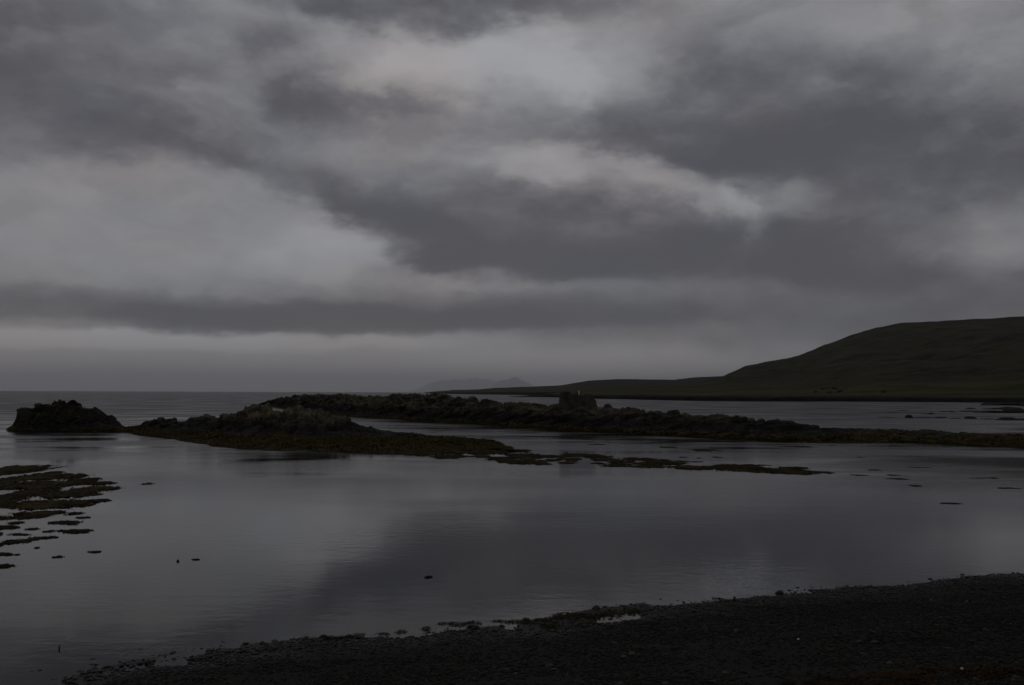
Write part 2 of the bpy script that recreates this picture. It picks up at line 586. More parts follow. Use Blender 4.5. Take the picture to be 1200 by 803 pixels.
def coast_land(name, ctrl, n, rows, mat, power, bank, rough, seed, label, back=0.6):
    """land between a shoreline and a crest line; ctrl: px, crest y, shore y, metres from shore to crest"""
    c0 = np.array(ctrl, float)
    x = np.linspace(c0[0, 0], c0[-1, 0], n)
    cy, sy, off = interp(ctrl, x)
    ds = rays_np(x, sy)
    ts = -CAM_H / ds[:, 2]
    S = ds[:, :2] * ts[:, None]                       # shoreline in plan
    Ls = np.linalg.norm(S, axis=1)
    u = S / Ls[:, None]
    dc = rays_np(x, cy)
    slope = dc[:, 2] / np.linalg.norm(dc[:, :2], axis=1)
    H = CAM_H + slope * (Ls + off)                    # crest height
    tt = np.concatenate([np.array([-0.03, -0.01]), np.linspace(0, 1, rows) ** 1.4, 1 + np.linspace(0.02, back, 14)])
    D = Ls[None, :] + off[None, :] * tt[:, None]
    X, Y = u[None, :, 0] * D, u[None, :, 1] * D
    t1 = np.clip(tt, 0, 1)[:, None]
    bk = np.minimum(bank, H * 0.6)[None, :]
    Z = bk * smoothstep(0, 1, (D - Ls[None, :]) / (bank * 2.5)) + np.maximum(H[None, :] - bk, 0) * t1 ** power
    Z = np.where(tt[:, None] < 0, tt[:, None] * 60, Z)
    over = np.clip(tt - 1, 0, None)[:, None]
    Z = Z - (over ** 1.5) * H[None, :] * 1.2
    nz = fbm(X / 160, Y / 160, 6, seed, 0.55) * rough - np.abs(fbm(X / 90, Y / 260, 4, seed + 14)) * rough * 1.2 + fbm(X / 14, Y / 14, 4, seed + 9) * 0.35 * np.minimum(rough, 2)
    fade = smoothstep(0, 0.25, t1) * (1 - 0.75 * smoothstep(0.75, 1.0, t1))
    Z = Z + nz * np.clip(Z / 25, 0.02, 1) * (0.15 + fade)
    edge = bank * 0.55 * fbm(X / 7, Y / 7, 4, seed + 3) * smoothstep(-0.02, 0.0, tt[:, None]) * (1 - smoothstep(0.02, 0.15, tt[:, None]))
    Z = Z + edge
    Vv = np.stack([X, Y, Z], -1).reshape(-1, 3)
    o = link(name, mk_mesh(name, Vv, grid_faces(len(tt), n), True), mat, kind='structure')
    o['label'] = label
    return X, Y, Z, tt, x


HEAD = [(497, 460.0, 460.6, 150), (510, 458.7, 461.2, 350), (530, 457.2, 461.8, 500), (560, 456.4, 462.3, 600), (580, 454.8, 462.5, 800),
        (620, 453.2, 463.2, 1000), (660, 451, 463.8, 1100), (675, 448.5, 464, 1200), (690, 446.2, 464.2, 1300), (720, 444.2, 464.6, 1400),
        (760, 444.4, 465, 1400), (790, 445.2, 465.2, 1400), (815, 442.3, 465.3, 1500), (840, 441, 465.3, 1500), (900, 440, 465.5, 1500), (1000, 440, 466, 1500)]
coast_land('headland', HEAD, 420, 60, M_HEAD, 1.15, 4.0, 3.0, 31, 'long low dark headland running out to a point on the horizon', 0.5)
HILL = [(596, 464.6, 465.0, 20), (612, 464.0, 465.3, 40), (640, 461.5, 465.6, 110), (660, 459.0, 466.0, 160), (690, 456.0, 467.3, 260),
        (720, 453.6, 467.8, 400), (760, 452.8, 468.8, 520), (800, 451.5, 469.7, 640), (830, 447.0, 470.2, 760), (845, 441.5, 470.3, 860),
        (855, 437.5, 470.4, 900), (875, 429.5, 470.6, 980), (900, 424.5, 470.7, 1060), (935, 418, 470.8, 1120), (960, 407.5, 470.8, 1180),
        (985, 397.5, 470.8, 1200), (1010, 389, 470.9, 1200), (1030, 383.5, 471, 1200), (1060, 378, 471.2, 1200), (1100, 375, 471.5, 1200),
        (1140, 372.5, 471.8, 1200), (1200, 368, 472.3, 1200), (1300, 361, 473.2, 1200), (1420, 358, 479, 1200), (1600, 362, 482, 1200)]
hill = coast_land('hill', HILL, 620, 110, M_HILL, 1.75, 1.7, 9.0, 57, 'broad dark hill with dull green fields along its shore')


def hill_point(px, frac):
    X, Y, Z, tt, xs = hill
    j = int(np.argmin(abs(xs - px)))
    i = int(np.argmin(abs(tt - frac)))
    return Vector((X[i, j], Y[i, j], Z[i, j]))


def mountain(ctrl, D, seed, label):
    x = np.linspace(ctrl[0][0], ctrl[-1][0], 160)
    (cy,) = interp(ctrl, x)
    dc = rays_np(x, cy)
    slope = dc[:, 2] / dc[:, 1]
    H = np.maximum(CAM_H + slope * D, 2)
    tt = np.linspace(-1, 1, 41)
    Y = D + tt[:, None] * D * 0.05 + 0 * H[None, :]
    X = (dc[:, 0] / dc[:, 1])[None, :] * D + 0 * Y
    prof = 1 - np.abs(tt[:, None]) ** 1.15
    Z = H[None, :] * prof * (1 + 0.35 * fbm(X / 1500, Y / 1500, 5, seed) * (1 - prof)) - 6
    Z += 60 * fbm(X / 900, Y / 900, 5, seed + 5)[20:21, :] * prof
    o = link('mountain', mk_mesh('mountain', np.stack([X, Y, Z], -1).reshape(-1, 3), grid_faces(41, 160), True), M_MOUNT, kind='structure')
    o['label'] = label


mountain([(560, 460), (572, 456), (579, 450.5), (585, 446.5), (596, 445.3), (603.5, 441.5), (611, 445.5), (620, 449), (627, 452.5), (640, 456), (660, 460)],
         56000, 71, 'small pointed mountain faint with haze beyond the headland')
mountain([(440, 460.2), (478, 459), (490, 456), (497, 452), (505, 448.5), (511, 447.5), (518, 445), (525, 446), (536, 444), (547, 445), (556, 443.2), (565, 444.6), (572, 444), (580, 447), (590, 452), (620, 460)],
         80000, 83, 'flat-topped island ridge almost lost in the haze')

# ------------------------------------------------------------------ reefs
def loft_reef(name, ctrl, nx, mat, label, seed, apron, width_back, rough, category, sub=0.7, parent=None):
    """ctrl rows: px, top y, front waterline y, forward distance of the crest"""
    c0 = np.array(ctrl, float)
    x = np.linspace(c0[0, 0], c0[-1, 0], nx)
    ty, fy, Dc = interp(ctrl, x)
    df = rays_np(x, fy)
    tf = -CAM_H / df[:, 2]
    FX, FY = df[:, 0] * tf, df[:, 1] * tf
    dc = rays_np(x, ty)
    tc = Dc / dc[:, 1]
    CX, CY, CZ = dc[:, 0] * tc, Dc, CAM_H + dc[:, 2] * tc
    ux, uy = (dc[:, 0] / dc[:, 1]), np.ones_like(x)
    L = np.hypot(ux, uy)
    ux, uy = ux / L, uy / L
    depth = np.maximum(np.hypot(CX - FX, CY - FY), 1.0)
    rows = []
    wl = []
    # underwater toe, front slope, crest, back slope
    ss = np.concatenate([np.linspace(-0.35, -0.05, 5), np.linspace(0, 1, 60), 1 + np.linspace(0.06, 1.5, 22)])
    X = np.zeros((len(ss), nx))
    Y = np.zeros_like(X)
    Z = np.zeros_like(X)
    for i, s in enumerate(ss):
        if s <= 1:
            X[i] = FX + (CX - FX) * s
            Y[i] = FY + (CY - FY) * s
        else:
            X[i] = CX + ux * (s - 1) * width_back
            Y[i] = CY + uy * (s - 1) * width_back
        if s < 0:
            Z[i] = s * 1.6
        elif s <= 1:
            low = np.minimum(0.45, CZ * 0.6)
            a = low * min(1.0, (s / max(apron, 1e-3))) ** 0.8 if apron > 0 else 0 * CZ
            t = np.clip((s - apron) / (1 - apron), 0, 1)
            prof = 1 - (1 - t) ** 2.2
            Z[i] = a + (CZ - a) * prof
        else:
            t = (s - 1)
            Z[i] = CZ * (1 - (t / 1.0) ** 1.6) if t <= 1 else -(t - 1) * 1.6
    # relief along the surface normal, laid out by arc length so that blocks keep their shape on steep faces
    U = np.cumsum(np.hypot(np.gradient(X, axis=1), np.gradient(Y, axis=1)), axis=1)
    dV = np.sqrt(np.gradient(X, axis=0) ** 2 + np.gradient(Y, axis=0) ** 2 + np.gradient(Z, axis=0) ** 2)
    Vv = np.cumsum(dV, axis=0)
    Vv = Vv - Vv[64:65, :]
    G = np.stack([X, Y, Z], -1)
    Nn = np.cross(np.gradient(G, axis=1), np.gradient(G, axis=0))
    Nn /= np.linalg.norm(Nn, axis=-1, keepdims=True) + 1e-9
    amp = np.clip(Z + 0.1, 0.0, 1.6) * rough
    atc = np.exp(-((ss - 1) / 0.10) ** 2)[:, None]
    wu, wv_ = U + 0.5 * fbm(U / 1.5, Vv / 1.5, 3, seed + 61), Vv + 0.5 * fbm(U / 1.5 + 40, Vv / 1.5, 3, seed + 62)
    rel = (facets(wu / 2.4, wv_ / 1.7, seed, 0.8) * 0.42 + facets(wu / 0.95, wv_ / 0.7, seed + 20, 0.9) * 0.22
           + facets(wu / 0.42, wv_ / 0.34, seed + 40) * 0.09 + fbm(U / 0.5, Vv / 0.5, 3, seed) * 0.06)
    G = G + Nn * (rel * amp * (1 - 0.3 * atc))[..., None]
    X, Y, Z = G[..., 0], G[..., 1], G[..., 2]
    Z = Z + 0.22 * fbm(X / 2.0, Y / 3.4, 4, seed + 3) * smoothstep(-0.4, 0.1, Z) * (1 - smoothstep(0.4, 1.0, Z))
    V = np.stack([X, Y, Z], -1).reshape(-1, 3)
    o = link(name, mk_mesh(name, V, grid_faces(len(ss), nx), False), mat, label=label, category=category)
    o.data.materials[0] = mat
    return o, (x, CX, CY, CZ, FX, FY), (X, Y, Z)


LEFT = [(6, 505.5, 505.6, 90), (12, 502, 505.4, 90.5), (18, 495, 505.5, 91), (22, 489, 505.5, 91), (24, 481, 505.5, 91), (37, 480, 505.5, 91), (44, 474.5, 505.6, 91), (48, 473.8, 505.6, 91),
        (55, 475, 505.7, 91), (66, 476, 505.8, 91), (78, 476, 506, 91), (85, 473.2, 506.2, 91), (93, 474, 506.4, 91), (96, 481.5, 506.5, 91), (110, 481, 506.8, 91),
        (118, 485, 507, 91), (124, 489, 507, 91), (130, 489.5, 507, 91), (138, 494.5, 507, 91), (143, 500, 507, 91), (152, 501.5, 507.3, 90), (162, 503, 507.5, 90), (172, 506, 507.6, 90)]
NEAR = [(138, 506, 507.5, 87), (150, 503.5, 508, 87), (163, 501, 510, 86.5), (169, 494.5, 511, 86), (180, 493.5, 512, 86), (190, 492, 513, 85), (193, 494.5, 514, 85), (203, 493, 515, 85), (207, 495.5, 516, 85),
        (225, 493.5, 518, 84), (234, 492, 520, 84), (242, 488.2, 521, 83), (250, 490.5, 523, 83), (256, 492, 523.5, 83), (262, 487.5, 524, 82), (280, 486, 526, 81), (290, 479.5, 527, 80),
        (297, 476, 527, 80), (305, 475, 527.5, 80), (313, 477, 528, 80), (317, 484.5, 528, 79), (333, 485, 529, 78), (337, 480.5, 529, 78), (350, 479, 530, 77),
        (358, 479.5, 530, 77), (365, 482, 530, 77), (380, 486.5, 531, 77), (392, 490, 531, 77), (405, 492, 531.5, 77), (411, 497, 531.7, 78), (422, 501, 532, 79), (435, 503, 531.5, 77.5), (450, 505, 531, 76),
        (475, 510, 530.5, 73), (500, 513.5, 530, 70), (530, 515.5, 529, 68.5), (553, 517, 528, 67.5), (575, 521, 528, 65), (590, 525, 528.5, 63), (600, 527.6, 529, 61.8), (612, 533, 529.6, 60), (622, 538, 530.5, 58.8)]
BACK = [(303, 474, 474.6, 262), (312, 471, 475.5, 246), (325, 467, 478, 226), (335, 465.8, 479.8, 214), (347, 464.6, 481, 204), (365, 464.3, 483, 190), (385, 464.4, 486, 172), (398, 464, 488, 162),
        (420, 465, 489.6, 152), (450, 465.4, 491.2, 142), (459, 464, 491.6, 140), (470, 464.6, 492.2, 137), (480, 463.8, 493, 133), (500, 463.4, 494.2, 128), (520, 463.6, 495.6, 124), (535, 467, 496.5, 121),
        (548, 470, 497.3, 118), (570, 471, 498.8, 114), (590, 475, 500.3, 111), (598, 474, 501, 109), (620, 475, 502.6, 106), (640, 478.5, 504, 103), (655, 477, 505, 101), (690, 478, 506.8, 97), (705, 477.5, 507.5, 96),
        (722, 479, 508.3, 95), (745, 480.5, 509.5, 93), (765, 486.5, 510.5, 91), (776, 489, 511, 90), (795, 487, 512, 89), (812, 491.5, 513, 87), (845, 491, 514.8, 85), (870, 492.5, 516, 83.5),
        (900, 494.5, 517, 82), (925, 496, 517.6, 81.5), (938, 498.5, 517.9, 82), (955, 501, 518, 84), (980, 503.3, 518, 85.5), (1000, 504.2, 518.2, 86), (1050, 506.5, 519, 83), (1100, 508.8, 520.3, 80),
        (1150, 511, 522.6, 77), (1200, 513, 525, 74), (1280, 517, 529, 70), (1380, 523, 533, 66)]
reefA, infA, gA = loft_reef('rock_islet', LEFT, 240, M_SKERRY, 'blocky black rock islet standing alone off the tip of the reef', 101, 0.0, 5.0, 0.6, 'rock')
reefB, infB, gB = loft_reef('rock_reef', NEAR, 620, M_REEF, 'low rocky reef with a wide brown seaweed skirt in front of the long ridge', 211, 0.62, 7.0, 0.55, 'reef')
reefC, infC, gC = loft_reef('rock_ridge', BACK, 1250, M_REEF, 'long dark rock ridge with mossy top tapering to a flat spit', 307, 0.12, 9.0, 0.55, 'reef')


def crest(inf, px, s=1.0):
    x, CX, CY, CZ, FX, FY = inf
    f = lambda a: float(np.interp(px, x, a))
    return Vector((f(FX) + (f(CX) - f(FX)) * s, f(FY) + (f(CY) - f(FY)) * s, f(CZ)))


# ------------------------------------------------------------------ icosphere base
def ico(sub):
    t = (1 + 5 ** .5) / 2
    v = [(-1, t, 0), (1, t, 0), (-1, -t, 0), (1, -t, 0), (0, -1, t), (0, 1, t), (0, -1, -t), (0, 1, -t), (t, 0, -1), (t, 0, 1), (-t, 0, -1), (-t, 0, 1)]
    v = [Vector(a).normalized() for a in v]
    f = [(0, 11, 5), (0, 5, 1), (0, 1, 7), (0, 7, 10), (0, 10, 11), (1, 5, 9), (5, 11, 4), (11, 10, 2), (10, 7, 6), (7, 1, 8),
         (3, 9, 4), (3, 4, 2), (3, 2, 6), (3, 6, 8), (3, 8, 9), (4, 9, 5), (2, 4, 11), (6, 2, 10), (8, 6, 7), (9, 8, 1)]
    for _ in range(sub):
        mid = {}
        nf = []

        def m(a, b):
            k = (min(a, b), max(a, b))
            if k not in mid:
                v.append(((v[a] + v[b]) / 2).normalized())
                mid[k] = len(v) - 1
            return mid[k]
        for a, b, c in f:
            p, q, r = m(a, b), m(b, c), m(c, a)
            nf += [(a, p, r), (b, q, p), (c, r, q), (p, q, r)]
        f = nf
    return np.array([tuple(a) for a in v]), np.array(f)


I0, I1, I2, I3 = ico(0), ico(1), ico(2), ico(3)


def rock_shape(seed, sub=3, cuts=9, noise_amp=0.08):
    """an angular stone: a ball cut by random planes, then roughened"""
    rg = np.random.default_rng(seed)
    V, Fq = [a.copy() for a in (I1, I2, I3)[sub - 1]]
    for _ in range(cuts):
        n = rg.normal(size=3)
        n /= np.linalg.norm(n)
        d = rg.uniform(0.55, 0.88)
        over = V @ n - d
        V = V - np.outer(np.clip(over, 0, None) * 0.92, n)
    r = 1 + noise_amp * fbm(V[:, 0] * 2.3 + 9 * seed, V[:, 1] * 2.3 + V[:, 2] * 1.9, 4, seed)
    return V * r[:, None], Fq


boulder_meshes = []
for s in range(6):
    V, Fq = rock_shape(400 + s)
    boulder_meshes.append(mk_mesh('boulder', V, Fq, False))
    boulder_meshes[-1].materials.append(M_BOULDER)


def put_rock(name, me, loc, size, rz, label, cat, group=None, tilt=0.0):
    o = link(name, me, None, label=label, category=cat)
    o.location = loc
    o.scale = size
    o.rotation_euler = (tilt, tilt * 0.6, rz)
    if group:
        o['group'] = group
    return o


# single knobs on the ridge's skyline: px, top y, width px, height px, label
KNOBS = [
    (553, 464.8, 13, 10, 'upright brown boulder alone on the falling part of the ridge'),
    (595, 471.2, 12, 9, 'reddish boulder on the ridge short of the square rock stack'),
    (712, 473.8, 10, 10, 'pointed boulder on the ridge just past the square rock stack'),
    (788, 479.2, 19, 16, 'largest rounded boulder on the ridge where it starts to lower'),
    (336, 465.0, 12, 8, 'dark boulder at the seaward end of the long ridge'),
]
for k, (px, ty, wp, hp, lab) in enumerate(KNOBS):
    c = crest(infC, px)
    D = c.y
    top = at_dist(px, ty, D)
    m = D / F
    put_rock('boulder', boulder_meshes[k % 6], (top.x, D, top.z - hp * m * 0.55), (wp * m * 0.56, wp * m * 0.5, hp * m * 0.62), k * 1.3, lab, 'boulder')
rg = np.random.default_rng(77)
for k, px in enumerate([742, 752, 768, 806, 818, 824, 834, 843, 852, 861, 870, 880, 892, 903, 912, 926]):
    c = crest(infC, px, 0.92)
    m = c.y / F
    w = rg.uniform(8, 14) * m
    hgt_ = w * rg.uniform(0.6, 0.9)
    top = at_dist(px, {True: 481.5, False: 0}[px < 748] if px < 748 else np.interp(px, [748, 768, 806, 824, 850, 880, 905, 912, 926], [481.5, 485, 488, 488.3, 488.5, 490.5, 493, 493, 493.2]), c.y)
    put_rock('boulder', boulder_meshes[k % 6], (c.x, c.y, top.z - hgt_ * 0.42), (w * .55, w * .5, hgt_ * .6), k * 2.1,
             'rounded grey boulder in the row along the lowering end of the ridge', 'boulder', 'boulders along the lowering end of the ridge')
for k, px in enumerate([375, 392, 407, 433, 461, 474, 489, 511, 520, 538, 566, 579, 606, 618, 633]):
    c = crest(infC, px, 0.97)
    m = c.y / F
    w = rg.uniform(7, 14) * m
    put_rock('boulder', boulder_meshes[(k + 3) % 6], (c.x, c.y, c.z - w * 0.16), (w * .55, w * .5, w * .42), k * 1.7,
             'mossy brown boulder on the high seaward half of the ridge', 'boulder', 'boulders along the high half of the ridge')
for k, (px, s, w) in enumerate([(46, 1, 11), (90, 1, 13), (60, .8, 10), (30, .8, 9), (75, .55, 10), (112, .8, 10)]):
    c = crest(infA, px, s)
    m = c.y / F
    put_rock('boulder', boulder_meshes[k % 6], (c.x, c.y, c.z * (0.45 + 0.5 * s) - w * m * 0.30), (w * m * .55, w * m * .5, w * m * .34), k * 0.9,
             'black angular boulder on the lone rock islet', 'boulder', 'boulders on the lone rock islet')
for k, (px, s, w) in enumerate([(172, 1, 8), (188, 1, 8), (203, 1, 7), (243, 1, 15), (265, 1, 12), (300, .97, 20), (310, .98, 10), (340, .97, 14), (352, .96, 18), (375, .97, 14), (398, .97, 14), (285, .9, 14), (325, .88, 16), (360, .88, 18), (385, .9, 14)]):
    c = crest(infB, px, s)
    m = c.y / F
    zf = float(np.interp(s, [0.62, 0.8, 0.9, 1.0], [0.25, 0.72, 0.9, 1.0]))
    put_rock('boulder', boulder_meshes[k % 6], (c.x, c.y, c.z * zf - w * m * 0.2), (w * m * .6, w * m * .5, w * m * .36), k * 2.3,
             'grey weathered boulder above the seaweed on the near reef', 'boulder', 'boulders on the near reef')

# square rock stack carrying a white post
def stack_mesh():
    n = 44
    xs = np.linspace(-1, 1, n)
    Xg, Yg = np.meshgrid(xs, xs)
    e = np.maximum(np.abs(Xg), np.abs(Yg))
    prof = 1 - smoothstep(0.80, 1.0, e)
    top = 1.0 - 0.16 * (Xg + 1) / 2 - 0.22 * smoothstep(0.55, 0.8, Xg)
    Z = prof * top + 0.10 * facets(Xg * 3, Yg * 3, 900) * prof + 0.05 * fbm(Xg * 6, Yg * 6, 3, 910) * prof
    Xg = Xg + 0.05 * fbm(Xg * 5, Yg * 5 + Z, 3, 920)
    return mk_mesh('rock_stack', np.stack([Xg, Yg, Z], -1).reshape(-1, 3), grid_faces(n, n), False)


c = crest(infC, 677)
m = c.y / F
stack_top = at_dist(677, 462.5, c.y)
base_z = 1.2
stk = link('rock_stack', stack_mesh(), M_BOULDER, label='square-topped rock stack rising above the ridge with a white post', category='rock')
stk.location = (stack_top.x, c.y, base_z)
stk.scale = (24 * m, 2.2, stack_top.z + 0.12 - base_z)

# white post: tapering square shaft, pyramid cap, stone foot
pm = []
def box_verts(w0, w1, z0, z1):
    return [(sx * w, sy * w, z) for z, w in ((z0, w0), (z1, w1)) for sx, sy in ((-1, -1), (1, -1), (1, 1), (-1, 1))]
BOXF = [(0, 3, 2, 1), (4, 5, 6, 7), (0, 1, 5, 4), (1, 2, 6, 5), (2, 3, 7, 6), (3, 0, 4, 7)]
post_base = at_dist(678, 465.0, c.y)
root = bpy.data.objects.new('marker_post', None)
COL.objects.link(root)
root.location = (post_base.x, c.y - 0.5, post_base.z - 0.25)
root['label'] = 'small white marker post standing on the square rock stack'
root['category'] = 'post'
link('shaft', mk_mesh('shaft', box_verts(0.075, 0.055, 0.0, 0.84), BOXF), M_PAINT, root)
cap = mk_mesh('cap', box_verts(0.078, 0.078, 0.84, 0.88) + [(0, 0, 0.97)], BOXF[:1] + BOXF[2:])
link('cap', mk_mesh('cap', box_verts(0.078, 0.02, 0.843, 0.95), BOXF), M_PAINT, root)
link('footing', mk_mesh('footing', box_verts(0.17, 0.12, -0.2, 0.14), BOXF), M_BOULDER, root)

# ------------------------------------------------------------------ skerries in the inlet under the hill
SK = [(1066, 489.8, 8, 3.2, 0.5), (1043, 489.4, 26, 0.8, 0.5), (1085, 489.8, 22, 0.9, 0.5), (1104, 490.2, 14, 1.8, .5), (1138, 491, 15, 3.2, .6), (1120, 490.8, 16, 1.0, .6), (1160, 491.6, 26, 1.2, .6),
      (1183, 492.6, 24, 3.2, .7), (1205, 492.8, 30, 2.6, .7), (1094, 485.6, 10, 1.6, .6), (1085, 485.4, 10, 0.8, .6), (1116, 483.2, 10, 1.6, .7), (1108, 482.8, 12, 0.8, .7),
      (1139, 482.6, 22, 1.2, .7), (1165, 484.0, 34, 2.6, .8), (1196, 484.2, 40, 4.2, .8), (1141, 479.4, 14, 1.4, .8), (1163, 479.8, 20, 2.0, .8), (1188, 480.2, 34, 3.0, .8), (1060, 481.6, 14, 0.6, .7), (1048, 483.8, 14, 0.5, .6), (1180, 475.2, 64, 4.2, .9), (1222, 476, 50, 4.5, .9)]
for k, (px, wy, wp, hp, dd) in enumerate(SK):
    p = at_z(px, wy)
    m = p.y / F
    V, Fq = rock_shape(500 + k, 3, 7, 0.18)
    V = V.copy()
    me = mk_mesh('skerry', V, Fq)
    me.materials.append(M_SKERRY)
    hz = max(hp * m, 0.10)
    big = hp > 2.4
    put_rock('skerry', me, (p.x, p.y + wp * m * 0.25, -0.25 * hz), (wp * m * .55, wp * m * .4 + 0.3, 1.35 * hz), 0,
             'larger black skerry standing out of the inlet below the hill' if big else 'thin low skerry barely breaking the inlet below the hill', 'rock',
             'larger skerries in the inlet' if big else 'low skerries in the inlet')

# ------------------------------------------------------------------ seaweed
def ribbons(n, spread, length, width, lift, seed, edge=None, segs=4):
    """wavy flat fronds lying over one another; returns verts, quads"""
    rg = np.random.default_rng(seed)
    Vs, Fs = [], []
    for k in range(n):
        a = rg.uniform(0, 2 * math.pi)
        r = spread * (math.sqrt(rg.uniform(0, 1)) if edge is None else rg.uniform(*edge))
        x, y = r * math.cos(a), r * math.sin(a)
        th = rg.uniform(0, 2 * math.pi) if edge is None else a + rg.normal() * 0.6
        ln, wd = length * rg.uniform(.5, 1.4), width * rg.uniform(.6, 1.4)
        z0 = lift * rg.uniform(0.2, 1.0)
        b = len(Vs)
        cx, cy = x, y
        for i in range(segs + 1):
            t = i / segs
            zz = z0 * math.sin(math.pi * min(1, t * 0.9 + 0.1)) + 0.004 + 0.3 * lift * rg.uniform(0, 1) * (1 - t)
            w = wd * (0.5 + 0.9 * t) * (1 - 0.7 * max(0, t - .75) / .25)
            nx_, ny_ = -math.sin(th), math.cos(th)
            Vs.append((cx + nx_ * w, cy + ny_ * w, zz))
            Vs.append((cx - nx_ * w, cy - ny_ * w, zz + rg.normal() * 0.12 * lift))
            cx += math.cos(th) * ln / segs
            cy += math.sin(th) * ln / segs
            th += rg.normal() * 0.45
        for i in range(segs):
            Fs.append((b + 2 * i, b + 2 * i + 2, b + 2 * i + 3, b + 2 * i + 1))
    return Vs, Fs


def patch_mesh(seed, thr=0.0, n=60):
    """unit floating raft: a low lumpy mat, torn into lobes with gaps, and loose fronds over it"""
    e = np.linspace(-1.15, 1.15, n + 1)
    gx, gy = np.meshgrid(e, e)
    rg = np.random.default_rng(seed)
    gx = gx + rg.normal(size=gx.shape) * 0.010
    gy = gy + rg.normal(size=gx.shape) * 0.010
    cx, cy = (e[:-1] + e[1:])[None, :] / 2, (e[:-1] + e[1:])[:, None] / 2
    fx, fy = cx + 0 * cy, cy + 0 * cx
    field = 0.42 - 0.62 * (fx ** 2 + fy ** 2) + 1.05 * fbm(fx * (1.7 + 5 * thr) + seed * 3.7, fy * (1.7 + 5 * thr) + 9, 5, seed, 0.62) + thr
    keep = field > 0
    fade = np.clip(field * 3, 0, 1)
    zc = np.zeros_like(gx)
    zc[:-1, :-1] = fade
    z = 0.004 + zc * (0.055 + 0.05 * fbm(gx * 7 + seed, gy * 7, 4, seed + 2))
    f = grid_faces(n + 1, n + 1)[keep.ravel()]
    Vs = np.stack([gx, gy, z], -1).reshape(-1, 3)
    used, inv = np.unique(f, return_inverse=True)
    Vs, Fs = [tuple(q) for q in Vs[used]], [tuple(q) for q in inv.reshape(-1, 4)]
    kx, ky = fx[keep], fy[keep]
    rv, rf = ribbons(170, 0.0, 0.20, 0.022, 0.09, seed + 9)
    pick = rg.integers(0, len(kx), 170)
    b = len(Vs)
    for q in range(len(rv)):
        p = pick[q // 10]
        Vs.append((rv[q][0] + kx[p], rv[q][1] + ky[p], rv[q][2]))
    Fs += [tuple(q + b for q in g) for g in rf]
    me = bpy.data.meshes.new('seaweed_raft')
    me.from_pydata(Vs, [], Fs)
    me.materials.append(M_WEED)
    return me


patch_meshes = [patch_mesh(600 + i) for i in range(9)]
dense_meshes = [patch_mesh(640 + i, 0.24) for i in range(6)]
_pc = [0]


def weed_patch(px, py, wp, hp, label, group, zs=1.0):
    """a raft whose outline covers wp x hp pixels about (px, py) on the water"""
    p = at_z(px, py)
    f = at_z(px, py + hp / 2)
    b = at_z(px, py - hp / 2)
    w = wp / F * p.y
    d = max(b.y - f.y, 0.25 * w)
    k = _pc[0]
    _pc[0] += 1
    size = 'tiny' if w < 0.5 else 'small' if w < 1.1 else 'medium' if w < 2.0 else 'broad'
    if ' lone ' not in label and 'wisp' not in label:
        label, group = size + ' ' + label, size + ' ' + group
    o = link('seaweed_raft', (dense_meshes[k % 6] if 'dense raft' in label else patch_meshes[k % 9]), None, label=label, category='seaweed', group=group)
    o.location = (p.x, (f.y + b.y) / 2, 0.0)
    o.scale = (w * 0.56, d * 0.56, zs * min(0.8, 0.22 + 0.30 * min(w, d)))
    o.rotation_euler = (0, 0, (k * 1.9 % 0.5) - 0.25)
    return o


LW = [(60, 60, 220, 34), (30, 52, 90, 26), (150, 60, 70, 16), (370, 78, 80, 7), (330, 108, 330, 26), (570, 128, 150, 13), (60, 128, 150, 26), (230, 165, 400, 34),
      (470, 150, 200, 26), (670, 152, 150, 13), (650, 190, 200, 20), (480, 220, 260, 42), (200, 222, 240, 42), (60, 240, 190, 60), (640, 228, 60, 8), (650, 270, 130, 14),
      (330, 295, 340, 38), (130, 295, 160, 26), (580, 300, 70, 15), (440, 313, 70, 9), (250, 362, 280, 50), (500, 355, 110, 15), (550, 383, 90, 10), (60, 385, 150, 34),
      (460, 418, 210, 25), (110, 420, 120, 16), (40, 450, 150, 30), (230, 460, 100, 12), (330, 475, 70, 12), (510, 475, 220, 24), (130, 496, 160, 9), (290, 518, 150, 15),
      (150, 540, 180, 42), (10, 565, 80, 38), (250, 587, 40, 7), (30, 630, 120, 18), (120, 632, 40, 6), (390, 647, 70, 11), (640, 614, 80, 10), (20, 710, 140, 24),
      (-60, 90, 200, 60), (-80, 180, 220, 60), (-70, 290, 220, 60), (-90, 400, 200, 50), (-80, 500, 160, 40), (-90, 640, 140, 30)]
for (zx, zy, zw, zh) in LW:
    px, py, wp, hp = zx / 5.736, 540 + zy / 5.736, zw / 5.736, zh / 5.736
    if zy < 330:
        weed_patch(px, py, wp * 1.05, hp * 1.45, 'olive seaweed mat in the dense raft bed off the rock islet', 'seaweed mats in the dense bed')
    else:
        weed_patch(px, py, wp, hp, 'separate seaweed raft at the shoreward edge of the dense bed', 'separate rafts by the dense bed')
weed_patch(173, 567, 12, 1.8, 'tiny lone seaweed tuft on open water beyond the dense bed', 'lone tufts')
weed_patch(230, 656, 8, 1.0, 'wisp of seaweed floating beside the dark net float', 'lone wisps')
weed_patch(502, 676.5, 9, 2.0, 'small lone seaweed tuft in the middle of the bay', 'lone tuft in the bay')

